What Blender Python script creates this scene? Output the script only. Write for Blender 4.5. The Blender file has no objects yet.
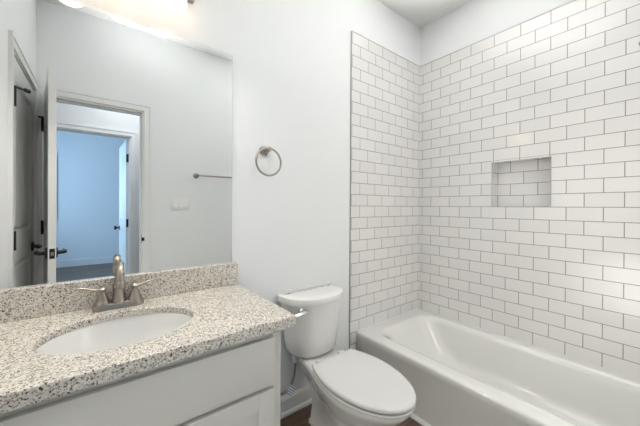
import bpy, bmesh, math
from math import sin, cos, pi, radians, sqrt, atan2
from mathutils import Vector, Matrix

C = bpy.context.scene.collection
scene = bpy.context.scene

# ------------------------------------------------------------------ camera
cam_d = bpy.data.cameras.new('camera')
cam_d.sensor_width = 36.0
cam_d.lens = 36.0 * 285.395 / 640.0
cam_d.shift_y = -5.594 / 640.0
cam_d.clip_start = 0.02
cam = bpy.data.objects.new('camera', cam_d)
C.objects.link(cam)
yaw, pitch, roll = 0.6597, 0.0035, 0.0058
fw = Vector((sin(yaw), cos(yaw), 0)); rt = Vector((cos(yaw), -sin(yaw), 0)); up = Vector((0, 0, 1))
f2 = fw * cos(pitch) - up * sin(pitch)
u2 = up * cos(pitch) + fw * sin(pitch)
r3 = rt * cos(roll) + u2 * sin(roll)
u3 = u2 * cos(roll) - rt * sin(roll)
M = Matrix((r3, u3, -f2)).transposed().to_4x4()
M.translation = Vector((-2.1739, -1.4156, 1.1993))
cam.matrix_world = M
scene.camera = cam

# ------------------------------------------------------------------ world, large lights, exposure
scene.view_settings.view_transform = 'Standard'
scene.view_settings.look = 'None'
scene.view_settings.gamma = 1.0
scene.view_settings.use_curve_mapping = False
scene.view_settings.exposure = 0.31

w = bpy.data.worlds.new('sky'); scene.world = w; w.use_nodes = True
bg = w.node_tree.nodes['Background']
bg.inputs[0].default_value = (0.45, 0.68, 1.0, 1); bg.inputs[1].default_value = 1.5


def area_light(name, loc, rot, size, size_y, power, color):
    d = bpy.data.lights.new(name, 'AREA')
    d.shape = 'RECTANGLE'; d.size = size; d.size_y = size_y
    d.energy = power; d.color = color
    o = bpy.data.objects.new(name, d); C.objects.link(o)
    o.location = loc; o.rotation_euler = rot
    return o


def spot_light(name, loc, aim, angle, blend, power, color, radius=0.08):
    d = bpy.data.lights.new(name, 'SPOT')
    d.spot_size = radians(angle); d.spot_blend = blend
    d.energy = power; d.color = color; d.shadow_soft_size = radius
    o = bpy.data.objects.new(name, d); C.objects.link(o)
    o.location = loc
    o.rotation_euler = (Vector(aim) - Vector(loc)).to_track_quat('-Z', 'Y').to_euler()
    return o


# fill lamps added out of view, all bounced: up at the ceiling, into the tub end wall and the door wall corner
spot_light('bounce_fill', (-1.85, -0.92, 1.50), (-1.85, -0.92, 2.74), 76, 1.0, 95, (0.99, 0.99, 0.985))
spot_light('bounce_fill_right', (-0.80, -0.78, 1.50), (-0.80, -0.78, 2.74), 74, 1.0, 185, (0.99, 0.99, 0.985))
o_ = area_light('tub_end_bounce_fill', (-0.55, -0.60, 1.15), (radians(-90), 0, 0), 0.22, 1.3, 7.2, (1.0, 0.985, 0.96))
o_.data.spread = radians(55)
spot_light('low_bounce_fill', (-1.25, -1.10, 0.55), (-2.48, -1.00, 0.20), 52, 1.0, 150, (1.0, 0.985, 0.96))
# the hall's own ceiling light
area_light('hall_ceiling_light', (-1.9, -2.15, 2.70), (0, 0, 0), 0.5, 0.5, 8.5, (0.95, 0.975, 1.0))
# blue daylight through the far bedroom window, plus fill from an added side window
area_light('daylight_far_window', (-3.60, -6.42, 1.55), (radians(-90), 0, pi), 1.1, 1.2, 16, (0.48, 0.73, 1.0))
area_light('side_window_fill', (-4.90, -4.5, 1.6), (0, radians(-90), 0), 1.2, 1.5, 120, (0.48, 0.73, 1.0))


# ------------------------------------------------------------------ materials
def mat(name, color, rough=0.5, metal=0.0, spec=0.5, noise=0.0, nscale=8.0, bump=0.0, bscale=60.0, coat=0.0):
    m = bpy.data.materials.new(name); m.use_nodes = True
    nt = m.node_tree; b = nt.nodes['Principled BSDF']
    b.inputs['Base Color'].default_value = (*color, 1)
    b.inputs['Roughness'].default_value = rough
    b.inputs['Metallic'].default_value = metal
    b.inputs['Specular IOR Level'].default_value = spec
    b.inputs['Coat Weight'].default_value = coat
    tc = nt.nodes.new('ShaderNodeTexCoord')
    if noise > 0:
        n = nt.nodes.new('ShaderNodeTexNoise'); n.inputs['Scale'].default_value = nscale; n.inputs['Detail'].default_value = 3
        nt.links.new(tc.outputs['Object'], n.inputs['Vector'])
        mx = nt.nodes.new('ShaderNodeMix'); mx.data_type = 'RGBA'
        mx.inputs['A'].default_value = (*[c * (1 - noise) for c in color], 1)
        mx.inputs['B'].default_value = (*[min(1, c * (1 + noise)) for c in color], 1)
        nt.links.new(n.outputs['Fac'], mx.inputs['Factor'])
        nt.links.new(mx.outputs['Result'], b.inputs['Base Color'])
    if bump > 0:
        n2 = nt.nodes.new('ShaderNodeTexNoise'); n2.inputs['Scale'].default_value = bscale; n2.inputs['Detail'].default_value = 4
        nt.links.new(tc.outputs['Object'], n2.inputs['Vector'])
        bp = nt.nodes.new('ShaderNodeBump'); bp.inputs['Strength'].default_value = bump; bp.inputs['Distance'].default_value = 0.002
        nt.links.new(n2.outputs['Fac'], bp.inputs['Height'])
        nt.links.new(bp.outputs['Normal'], b.inputs['Normal'])
    return m


M_WALL = mat('wall_paint', (0.825, 0.84, 0.845), 0.6, spec=0.3, noise=0.006, bump=0.06, bscale=140)
M_CEIL = mat('ceiling_paint', (0.80, 0.80, 0.79), 0.8, spec=0.2, noise=0.006, bump=0.05, bscale=90)
M_BEDWALL = mat('bedroom_paint', (0.74, 0.77, 0.80), 0.7, spec=0.2, noise=0.006)
M_TRIM = mat('trim_paint', (0.82, 0.82, 0.81), 0.35, noise=0.005)
M_DOOR = mat('door_paint', (0.80, 0.81, 0.80), 0.38, noise=0.005)
M_CAB = mat('cabinet_paint', (0.675, 0.66, 0.61), 0.42, noise=0.008, nscale=5)
M_PORC = mat('vitreous_china', (0.775, 0.775, 0.755), 0.08, noise=0.004, coat=0.6)
M_SEAT = mat('seat_plastic', (0.71, 0.71, 0.695), 0.22, noise=0.004)
M_TUB = mat('tub_enamel', (0.78, 0.78, 0.755), 0.14, noise=0.006, nscale=3, coat=1.0)
M_NICKEL = mat('brushed_nickel', (0.335, 0.30, 0.262), 0.33, metal=1.0, noise=0.05, nscale=90)
M_CHROME = mat('chrome', (0.8, 0.8, 0.8), 0.1, metal=1.0, noise=0.02)
M_BLACK = mat('black_hardware', (0.012, 0.012, 0.014), 0.35, noise=0.1)
M_PLASTIC = mat('white_plastic', (0.83, 0.83, 0.82), 0.3, noise=0.004)
M_BRAID = mat('braided_steel', (0.30, 0.29, 0.27), 0.45, metal=0.6, noise=0.3, nscale=400)
M_EDGE = mat('tile_edge_trim', (0.42, 0.41, 0.39), 0.4, metal=0.2, noise=0.05)
M_DARK = mat('dark_rubber', (0.03, 0.03, 0.03), 0.6, noise=0.1)
M_CAULK = mat('caulk', (0.70, 0.70, 0.68), 0.5, noise=0.01)


def mirror_mat():
    m = mat('mirror_silver', (0.865, 0.885, 0.89), 0.0, metal=1.0)
    return m


M_MIRROR = mirror_mat()
M_MIRROR_EDGE = mat('mirror_glass_edge', (0.55, 0.63, 0.62), 0.15, noise=0.02)


def tile_mat():
    m = bpy.data.materials.new('white_subway_tile'); m.use_nodes = True
    nt = m.node_tree; b = nt.nodes['Principled BSDF']
    uv = nt.nodes.new('ShaderNodeUVMap'); uv.uv_map = 'UVMap'
    br = nt.nodes.new('ShaderNodeTexBrick')
    br.offset = 0.5; br.offset_frequency = 2; br.squash = 1.0
    br.inputs['Color1'].default_value = (0.765, 0.757, 0.738, 1)
    br.inputs['Color2'].default_value = (0.725, 0.718, 0.702, 1)
    br.inputs['Mortar'].default_value = (0.29, 0.275, 0.245, 1)
    br.inputs['Scale'].default_value = 1.0
    br.inputs['Mortar Size'].default_value = 0.0022
    br.inputs['Mortar Smooth'].default_value = 0.2
    br.inputs['Bias'].default_value = -0.2
    br.inputs['Brick Width'].default_value = 0.15728
    br.inputs['Row Height'].default_value = 0.07956
    nt.links.new(uv.outputs['UV'], br.inputs['Vector'])
    nt.links.new(br.outputs['Color'], b.inputs['Base Color'])
    mr = nt.nodes.new('ShaderNodeMapRange')
    mr.inputs['To Min'].default_value = 0.10; mr.inputs['To Max'].default_value = 0.85
    nt.links.new(br.outputs['Fac'], mr.inputs['Value'])
    nt.links.new(mr.outputs['Result'], b.inputs['Roughness'])
    b.inputs['Coat Weight'].default_value = 1.0; b.inputs['Coat Roughness'].default_value = 0.035
    inv = nt.nodes.new('ShaderNodeMath'); inv.operation = 'SUBTRACT'; inv.inputs[0].default_value = 1.0
    nt.links.new(br.outputs['Fac'], inv.inputs[1])
    nz = nt.nodes.new('ShaderNodeTexNoise'); nz.inputs['Scale'].default_value = 14; nz.inputs['Detail'].default_value = 1
    nt.links.new(uv.outputs['UV'], nz.inputs['Vector'])
    ad = nt.nodes.new('ShaderNodeMath'); ad.operation = 'MULTIPLY_ADD'; ad.inputs[1].default_value = 0.12
    nt.links.new(nz.outputs['Fac'], ad.inputs[0]); nt.links.new(inv.outputs[0], ad.inputs[2])
    bp = nt.nodes.new('ShaderNodeBump'); bp.inputs['Strength'].default_value = 0.5; bp.inputs['Distance'].default_value = 0.0015
    nt.links.new(ad.outputs[0], bp.inputs['Height'])
    nt.links.new(bp.outputs['Normal'], b.inputs['Normal'])
    return m


M_TILE = tile_mat()


def granite_mat():
    m = bpy.data.materials.new('speckled_granite'); m.use_nodes = True
    nt = m.node_tree; b = nt.nodes['Principled BSDF']
    tc = nt.nodes.new('ShaderNodeTexCoord')

    def ramp(src, stops):
        r = nt.nodes.new('ShaderNodeValToRGB')
        e = r.color_ramp.elements
        while len(e) < len(stops): e.new(0.5)
        for el, (p, c) in zip(e, stops):
            el.position = p; el.color = (*c, 1)
        nt.links.new(src, r.inputs['Fac']); return r

    def noise(scale, detail, dist=0.0, off=0.0):
        mp = nt.nodes.new('ShaderNodeMapping'); mp.inputs['Location'].default_value = (off, off * 1.7, off * 0.3)
        nt.links.new(tc.outputs['Object'], mp.inputs['Vector'])
        n = nt.nodes.new('ShaderNodeTexNoise'); n.inputs['Scale'].default_value = scale
        n.inputs['Detail'].default_value = detail; n.inputs['Distortion'].default_value = dist
        nt.links.new(mp.outputs['Vector'], n.inputs['Vector']); return n

    def cells(scale, off, chan):
        mp = nt.nodes.new('ShaderNodeMapping'); mp.inputs['Location'].default_value = (off, off * 2.1, off * 0.7)
        nt.links.new(tc.outputs['Object'], mp.inputs['Vector'])
        v = nt.nodes.new('ShaderNodeTexVoronoi'); v.inputs['Scale'].default_value = scale
        nt.links.new(mp.outputs['Vector'], v.inputs['Vector'])
        sp_ = nt.nodes.new('ShaderNodeSeparateColor'); nt.links.new(v.outputs['Color'], sp_.inputs['Color'])
        return sp_.outputs[chan]

    def over(a_, fac, color):
        mx = nt.nodes.new('ShaderNodeMix'); mx.data_type = 'RGBA'
        nt.links.new(fac, mx.inputs['Factor']); nt.links.new(a_, mx.inputs['A']); mx.inputs['B'].default_value = (*color, 1)
        return mx.outputs['Result']

    base = ramp(cells(270, 0.0, 'Red'), [(0.0, (0.67, 0.61, 0.525)), (0.4, (0.79, 0.75, 0.68)), (0.7, (0.71, 0.68, 0.62)), (1.0, (0.56, 0.51, 0.44))])
    col = over(base.outputs['Color'], ramp(cells(310, 1.3, 'Green'), [(0.78, (0, 0, 0)), (0.82, (1, 1, 1))]).outputs['Color'], (0.36, 0.325, 0.275))
    col = over(col, ramp(noise(120, 3, 0.4, 3.0).outputs['Fac'], [(0.60, (0, 0, 0)), (0.66, (1, 1, 1))]).outputs['Color'], (0.40, 0.37, 0.325))
    col = over(col, ramp(cells(300, 4.4, 'Blue'), [(0.885, (0, 0, 0)), (0.905, (1, 1, 1))]).outputs['Color'], (0.07, 0.063, 0.055))
    nt.links.new(col, b.inputs['Base Color'])
    b.inputs['Roughness'].default_value = 0.22
    return m


M_GRANITE = granite_mat()


def floor_mat():
    m = bpy.data.materials.new('brown_plank_floor'); m.use_nodes = True
    nt = m.node_tree; b = nt.nodes['Principled BSDF']
    tc = nt.nodes.new('ShaderNodeTexCoord')
    br = nt.nodes.new('ShaderNodeTexBrick'); br.offset = 0.37
    br.inputs['Color1'].default_value = (0.135, 0.088, 0.062, 1)
    br.inputs['Color2'].default_value = (0.20, 0.135, 0.098, 1)
    br.inputs['Mortar'].default_value = (0.05, 0.035, 0.028, 1)
    br.inputs['Scale'].default_value = 1.0
    br.inputs['Mortar Size'].default_value = 0.0015
    br.inputs['Brick Width'].default_value = 1.2; br.inputs['Row Height'].default_value = 0.16
    nt.links.new(tc.outputs['Object'], br.inputs['Vector'])
    mp = nt.nodes.new('ShaderNodeMapping'); mp.inputs['Scale'].default_value = (2.5, 34, 1)
    nt.links.new(tc.outputs['Object'], mp.inputs['Vector'])
    n = nt.nodes.new('ShaderNodeTexNoise'); n.inputs['Scale'].default_value = 1.6; n.inputs['Detail'].default_value = 6
    n.inputs['Distortion'].default_value = 0.6
    nt.links.new(mp.outputs['Vector'], n.inputs['Vector'])
    mx = nt.nodes.new('ShaderNodeMix'); mx.data_type = 'RGBA'; mx.blend_type = 'MULTIPLY'
    mx.inputs['Factor'].default_value = 0.7
    rp = nt.nodes.new('ShaderNodeValToRGB'); rp.color_ramp.elements[0].position = 0.3; rp.color_ramp.elements[0].color = (0.45, 0.43, 0.42, 1)
    rp.color_ramp.elements[1].position = 0.7; rp.color_ramp.elements[1].color = (1, 1, 1, 1)
    nt.links.new(n.outputs['Fac'], rp.inputs['Fac'])
    nt.links.new(br.outputs['Color'], mx.inputs['A']); nt.links.new(rp.outputs['Color'], mx.inputs['B'])
    nt.links.new(mx.outputs['Result'], b.inputs['Base Color'])
    b.inputs['Roughness'].default_value = 0.38
    return m


M_FLOOR = floor_mat()


def emit_mat(name, color, strength, base=(0.9, 0.9, 0.88)):
    m = bpy.data.materials.new(name); m.use_nodes = True
    b = m.node_tree.nodes['Principled BSDF']
    b.inputs['Base Color'].default_value = (*base, 1)
    b.inputs['Roughness'].default_value = 0.25
    b.inputs['Emission Color'].default_value = (*color, 1)
    b.inputs['Emission Strength'].default_value = strength
    return m


M_SHADE = emit_mat('lit_opal_glass', (1.0, 0.78, 0.58), 2.05)


def glass_mat():
    m = bpy.data.materials.new('window_glass'); m.use_nodes = True
    nt = m.node_tree; nt.nodes.remove(nt.nodes['Principled BSDF'])
    tr = nt.nodes.new('ShaderNodeBsdfTransparent'); gl = nt.nodes.new('ShaderNodeBsdfGlossy'); gl.inputs['Roughness'].default_value = 0.02
    fr = nt.nodes.new('ShaderNodeFresnel'); fr.inputs['IOR'].default_value = 1.45
    mx = nt.nodes.new('ShaderNodeMixShader')
    nt.links.new(fr.outputs[0], mx.inputs[0]); nt.links.new(tr.outputs[0], mx.inputs[1]); nt.links.new(gl.outputs[0], mx.inputs[2])
    nt.links.new(mx.outputs[0], nt.nodes['Material Output'].inputs['Surface'])
    return m


M_GLASS = glass_mat()


def tag_mat():
    m = bpy.data.materials.new('printed_paper_tag'); m.use_nodes = True
    nt = m.node_tree; b = nt.nodes['Principled BSDF']
    tc = nt.nodes.new('ShaderNodeTexCoord')
    wv = nt.nodes.new('ShaderNodeTexWave'); wv.wave_type = 'BANDS'; wv.bands_direction = 'Z'
    wv.inputs['Scale'].default_value = 26
    nt.links.new(tc.outputs['Object'], wv.inputs['Vector'])
    rp = nt.nodes.new('ShaderNodeValToRGB')
    rp.color_ramp.elements[0].position = 0.62; rp.color_ramp.elements[0].color = (0.82, 0.84, 0.86, 1)
    rp.color_ramp.elements[1].position = 0.72; rp.color_ramp.elements[1].color = (0.10, 0.16, 0.30, 1)
    nt.links.new(wv.outputs['Fac'], rp.inputs['Fac']); nt.links.new(rp.outputs['Color'], b.inputs['Base Color'])
    b.inputs['Roughness'].default_value = 0.6
    return m


M_TAG = tag_mat()


# ------------------------------------------------------------------ mesh helpers
def link_mesh(name, bm, m, parent=None, smooth=None, loc=(0, 0, 0), rot=(0, 0, 0)):
    me = bpy.data.meshes.new(name)
    bmesh.ops.recalc_face_normals(bm, faces=bm.faces[:])
    if smooth is not None:
        lim = radians(smooth)
        for f in bm.faces: f.smooth = True
        for e in bm.edges:
            if len(e.link_faces) == 2 and e.calc_face_angle(0) > lim: e.smooth = False
    bm.to_mesh(me); bm.free()
    o = bpy.data.objects.new(name, me)
    ms = m if isinstance(m, (list, tuple)) else [m]
    for k in ms: me.materials.append(k)
    C.objects.link(o)
    o.location = loc; o.rotation_euler = rot
    if parent is not None: o.parent = parent
    return o


def root(name, label=None, cat=None, loc=(0, 0, 0), rz=0.0, group=None, kind=None):
    o = bpy.data.objects.new(name, None); C.objects.link(o)
    o.empty_display_size = 0.05
    o.location = loc; o.rotation_euler = (0, 0, rz)
    tag(o, label, cat, group, kind)
    return o


def tag(o, label=None, cat=None, group=None, kind=None):
    if label: o['label'] = label
    if cat: o['category'] = cat
    if group: o['group'] = group
    if kind: o['kind'] = kind
    return o


def add_box(bm, a, b, bevel=0.0, seg=2, mtx=None):
    x0, x1 = sorted((a[0], b[0])); y0, y1 = sorted((a[1], b[1])); z0, z1 = sorted((a[2], b[2]))
    t = bmesh.new()
    vs = [t.verts.new(p) for p in ((x0, y0, z0), (x1, y0, z0), (x1, y1, z0), (x0, y1, z0), (x0, y0, z1), (x1, y0, z1), (x1, y1, z1), (x0, y1, z1))]
    for q in ((0, 3, 2, 1), (4, 5, 6, 7), (0, 1, 5, 4), (1, 2, 6, 5), (2, 3, 7, 6), (3, 0, 4, 7)):
        t.faces.new([vs[i] for i in q])
    if bevel > 0:
        bmesh.ops.bevel(t, geom=t.edges[:], offset=bevel, segments=seg, affect='EDGES', profile=0.5)
    if mtx is not None: bmesh.ops.transform(t, matrix=mtx, verts=t.verts[:])
    merge(bm, t)


def merge(bm, t):
    me = bpy.data.meshes.new('tmp'); t.to_mesh(me); t.free()
    bm.from_mesh(me); bpy.data.meshes.remove(me)


def loft(bm, rings, cap0=True, cap1=True, closed=True):
    vr = [[bm.verts.new(p) for p in r] for r in rings]
    n = len(vr[0])
    for a, b in zip(vr[:-1], vr[1:]):
        for i in range(n if closed else n - 1):
            j = (i + 1) % n
            bm.faces.new((a[i], a[j], b[j], b[i]))
    if cap0: bm.faces.new(vr[0][::-1])
    if cap1: bm.faces.new(vr[-1])
    return vr


def tube(bm, pts, radii, n=16, caps=True, squash=None):
    pts = [Vector(p) for p in pts]
    if not isinstance(radii, (list, tuple)): radii = [radii] * len(pts)
    rings = []; prev = None
    for i, p in enumerate(pts):
        t = (pts[min(i + 1, len(pts) - 1)] - pts[max(i - 1, 0)]).normalized()
        if prev is None:
            ref = Vector((0, 0, 1)) if abs(t.z) < 0.9 else Vector((1, 0, 0))
            u = t.cross(ref).normalized()
        else:
            u = (prev - t * prev.dot(t)).normalized()
        prev = u; v = t.cross(u)
        s = squash if squash else (1, 1)
        rings.append([p + (u * cos(2 * pi * k / n) * s[0] + v * sin(2 * pi * k / n) * s[1]) * radii[i] for k in range(n)])
    loft(bm, rings, caps, caps)


def catmull(pts, k=8):
    P = [Vector(p) for p in pts]; out = []
    for i in range(len(P) - 1):
        p0 = P[max(i - 1, 0)]; p1 = P[i]; p2 = P[i + 1]; p3 = P[min(i + 2, len(P) - 1)]
        for s in range(k):
            t = s / k
            out.append(0.5 * ((2 * p1) + (p2 - p0) * t + (2 * p0 - 5 * p1 + 4 * p2 - p3) * t * t + (-p0 + 3 * p1 - 3 * p2 + p3) * t ** 3))
    out.append(P[-1]); return out


def lathe(bm, prof, n=28, axis='Z', origin=(0, 0, 0), mtx=None):
    t = bmesh.new(); rings = []
    for r, h in prof:
        rings.append([(r * cos(2 * pi * k / n), r * sin(2 * pi * k / n), h) for k in range(n)])
    loft(t, rings, prof[0][0] > 1e-5, prof[-1][0] > 1e-5)
    if axis == 'Y': bmesh.ops.rotate(t, matrix=Matrix.Rotation(pi / 2, 3, 'X'), verts=t.verts[:])   # h runs to -y
    if axis == 'X': bmesh.ops.rotate(t, matrix=Matrix.Rotation(pi / 2, 3, 'Y'), verts=t.verts[:])   # h runs to +x
    bmesh.ops.translate(t, vec=origin, verts=t.verts[:])
    bmesh.ops.remove_doubles(t, verts=t.verts[:], dist=1e-6)
    if mtx is not None: bmesh.ops.transform(t, matrix=mtx, verts=t.verts[:])
    merge(bm, t)


def dense(rings, k=4):
    """more rings along a smooth curve through the given ones"""
    cols = [catmull([r[i] for r in rings], k) for i in range(len(rings[0]))]
    return [[c[j] for c in cols] for j in range(len(cols[0]))]


def torus(bm, c, R, r, axis='Y', n=48, m=12):
    rings = []
    for i in range(n):
        a = 2 * pi * i / n; ring = []
        for j in range(m):
            b = 2 * pi * j / m
            rr = R + r * cos(b); h = r * sin(b)
            p = (rr * cos(a), h, rr * sin(a)) if axis == 'Y' else (rr * cos(a), rr * sin(a), h)
            ring.append((c[0] + p[0], c[1] + p[1], c[2] + p[2]))
        rings.append(ring)
    rings.append(rings[0])
    loft(bm, rings, False, False)
    bmesh.ops.remove_doubles(bm, verts=bm.verts[:], dist=1e-6)


def rrect(x0, x1, y0, y1, r, z, k=8):
    """rounded rectangle outline, 4*k points"""
    out = []
    for cx, cy, a0 in ((x1 - r, y1 - r, 0), (x0 + r, y1 - r, 90), (x0 + r, y0 + r, 180), (x1 - r, y0 + r, 270)):
        for i in range(k):
            a = radians(a0 + 90 * i / (k - 1))
            out.append((cx + r * cos(a), cy + r * sin(a), z))
    return out


def wall_boxes(axis, u0, u1, v0, v1, w0, w1, holes=()):
    """solid wall with rectangular holes; axis 'y': u = x, w = y; axis 'x': u = y, w = x; v = z"""
    bm = bmesh.new()
    us = sorted({u0, u1, *[h[0] for h in holes], *[h[1] for h in holes]})
    vs = sorted({v0, v1, *[h[2] for h in holes], *[h[3] for h in holes]})
    def solid(i, j):
        if not (0 <= i < len(us) - 1 and 0 <= j < len(vs) - 1): return False
        cu = (us[i] + us[i + 1]) / 2; cv = (vs[j] + vs[j + 1]) / 2
        return not any(h[0] < cu < h[1] and h[2] < cv < h[3] for h in holes)
    def pt(u, w, v): return (u, w, v) if axis == 'y' else (w, u, v)
    def quad(*p): bm.faces.new([bm.verts.new(q) for q in p])
    for i in range(len(us) - 1):
        for j in range(len(vs) - 1):
            if not solid(i, j): continue
            a, b, c, d = us[i], us[i + 1], vs[j], vs[j + 1]
            for ww in (w0, w1): quad(pt(a, ww, c), pt(b, ww, c), pt(b, ww, d), pt(a, ww, d))
            if not solid(i - 1, j): quad(pt(a, w0, c), pt(a, w1, c), pt(a, w1, d), pt(a, w0, d))
            if not solid(i + 1, j): quad(pt(b, w0, c), pt(b, w1, c), pt(b, w1, d), pt(b, w0, d))
            if not solid(i, j - 1): quad(pt(a, w0, c), pt(b, w0, c), pt(b, w1, c), pt(a, w1, c))
            if not solid(i, j + 1): quad(pt(a, w0, d), pt(b, w0, d), pt(b, w1, d), pt(a, w1, d))
    bmesh.ops.remove_doubles(bm, verts=bm.verts[:], dist=1e-6)
    return bm


def struct(name, bm, m, smooth=None):
    o = link_mesh(name, bm, m, smooth=smooth); o['kind'] = 'structure'; return o


def box_struct(name, m, *boxes, bevel=0.0):
    bm = bmesh.new()
    for a, b in boxes: add_box(bm, a, b, bevel)
    return struct(name, bm, m, 35 if bevel else None)


def uv_quads(name, quads, m):
    """quads: list of (4 points, 4 uvs): tiled surfaces, uv in metres"""
    bm = bmesh.new(); lay = bm.loops.layers.uv.new('UVMap')
    for ps, uvs in quads:
        f = bm.faces.new([bm.verts.new(p) for p in ps])
        for l, t in zip(f.loops, uvs): l[lay].uv = t
    me = bpy.data.meshes.new(name); bm.to_mesh(me); bm.free()
    o = bpy.data.objects.new(name, me); me.materials.append(m); C.objects.link(o)
    o['kind'] = 'structure'
    return o


# ------------------------------------------------------------------ setting: shell
H = 2.730
XL = -2.54            # left wall
YF = -1.545           # door wall
TZ0, TZ1 = 0.3285, 2.3971
RH = 0.07956; BW = 0.15728
TX = -0.811           # left end of the tile on the back wall

box_struct('floor', M_FLOOR, ((-4.8, -6.4, -0.1), (0.3, 0.2, 0.0)))
box_struct('ceiling', M_CEIL, ((-4.8, -6.4, H), (0.3, 0.2, H + 0.1)))
struct('wall_back', wall_boxes('y', -2.65, 0.12, 0, H, 0.005, 0.12), M_WALL)
# side wall behind the tub, with the pocket of the niche
NY0, NY1, NZ0, NZ1, ND = -0.905, -0.574, TZ0 + 11 * RH, TZ0 + 15 * RH - 0.010, 0.093
struct('wall_right', wall_boxes('x', -6.3, 0.005, 0, H, 0.005, 0.12, [(NY0 - 0.006, NY1 + 0.006, NZ0 - 0.006, NZ1 + 0.006)]), M_WALL)
box_struct('wall_niche_back', M_WALL, ((0.101, -1.1, 1.0), (0.16, -0.4, 1.8)))
CY0, CY1 = -1.474, -0.777   # closet door opening
struct('wall_left', wall_boxes('x', -1.60, 0.005, 0, H, XL - 0.11, XL, [(CY0 - 0.012, CY1 + 0.012, 0, 2.030)]), M_WALL)
box_struct('wall_closet', M_WALL, ((XL - 0.75, -1.60, 0), (XL - 0.70, -0.30, H)), ((XL - 0.70, -0.35, 0), (XL - 0.11, -0.30, H)))
DX0, DX1 = -2.505, -1.858   # entry door opening
struct('wall_front', wall_boxes('y', -3.5, 0.005, 0, H, YF - 0.115, YF, [(DX0, DX1, 0, 2.030)]), M_WALL)
HX0, HX1 = -2.64, -1.858    # bedroom door opening
YH = -2.75
struct('wall_hall', wall_boxes('y', -4.7, 0.005, 0, H, YH - 0.115, YH, [(HX0, HX1, 0, 2.035)]), M_WALL)
box_struct('wall_hall_end', M_WALL, ((-3.5, YH, 0), (-3.4, YF - 0.115, H)))
YB = -5.95
W1 = (-4.10, -2.865, 0.935, 2.13)
struct('wall_bedroom_far', wall_boxes('y', -4.8, 0.12, 0, H, YB - 0.12, YB, [W1]), M_BEDWALL)
W2 = (-5.2, -3.7, 0.9, 2.2)
struct('wall_bedroom_side', wall_boxes('x', YB, YH - 0.115, 0, H, -4.8, -4.68, [W2]), M_BEDWALL)


def window(name, axis, rect, w_in, w_out, sgn):
    """frame, sill and pane in a wall hole; sgn: direction into the room"""
    u0, u1, v0, v1 = rect
    def P(u, w, v): return (u, w, v) if axis == 'y' else (w, u, v)
    bm = bmesh.new(); t = 0.045; wm = (w_in + w_out) / 2
    for a, b in (((u0, v0), (u0 + t, v1)), ((u1 - t, v0), (u1, v1)), ((u0, v0), (u1, v0 + t)), ((u0, v1 - t), (u1, v1)), ((u0, (v0 + v1) / 2 - 0.02), (u1, (v0 + v1) / 2 + 0.02))):
        add_box(bm, P(a[0], wm - 0.03, a[1]), P(b[0], wm + 0.03, b[1]))
    fr = struct(name, bm, M_TRIM)
    bm = bmesh.new(); c = 0.06
    for a, b in (((u0 - c, v0 - c), (u0, v1 + c)), ((u1, v0 - c), (u1 + c, v1 + c)), ((u0, v0 - c), (u1, v0)), ((u0, v1), (u1, v1 + c))):
        add_box(bm, P(a[0], w_in, a[1]), P(b[0], w_in + sgn * 0.016, b[1]))
    link_mesh('window_casing', bm, M_TRIM, fr)
    bm = bmesh.new(); add_box(bm, P(u0 + t, wm - 0.003, v0 + t), P(u1 - t, wm + 0.003, v1 - t))
    link_mesh('window_pane', bm, M_GLASS, fr)


window('window_1', 'y', W1, YB, YB - 0.12, 1)
window('added_side_window', 'x', W2, -4.68, -4.8, 1)  # unseen window, added so its light reaches the bedroom's far wall

# ------------------------------------------------------------------ setting: tile surround
ub = lambda x: -x - 0.7262 - BW / 2        # back wall: u from x
ur = lambda y: -y - 0.0327 - BW / 2        # long wall: u from y
vz = lambda z: z - TZ0
TT = -0.003                                # tile face


def q_back(x0, x1, z0, z1):
    return ([(x0, TT, z0), (x1, TT, z0), (x1, TT, z1), (x0, TT, z1)], [(ub(x0), vz(z0)), (ub(x1), vz(z0)), (ub(x1), vz(z1)), (ub(x0), vz(z1))])


def q_right(y0, y1, z0, z1, x=TT, du=0.0):
    return ([(x, y0, z0), (x, y0, z1), (x, y1, z1), (x, y1, z0)], [(ur(y0) + du, vz(z0)), (ur(y0) + du, vz(z1)), (ur(y1) + du, vz(z1)), (ur(y1) + du, vz(z0))])


G = 0.0009
uv_quads('wall_tile_back', [
    q_back(TX, TT, 0.0, TZ1),
    ([(TX, TT, TZ1), (TT, TT, TZ1), (TT, 0.005, TZ1), (TX, 0.005, TZ1)], [(0, 0)] * 4),
    ([(TX, 0.005, 0), (TX, TT, 0), (TX, TT, TZ1), (TX, 0.005, TZ1)], [(0, 0)] * 4)], M_TILE)
YT = -1.54
qs = [q_right(YT, NY0, 0.0, TZ1), q_right(NY1, TT, 0.0, TZ1), q_right(NY0, NY1, 0.0, NZ0), q_right(NY0, NY1, TZ0 + 15 * RH, TZ1)]
q0 = q_right(NY0, NY1, NZ1, TZ0 + 15 * RH)
qs.append((q0[0], [(u, v + 0.012) for u, v in q0[1]]))
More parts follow.
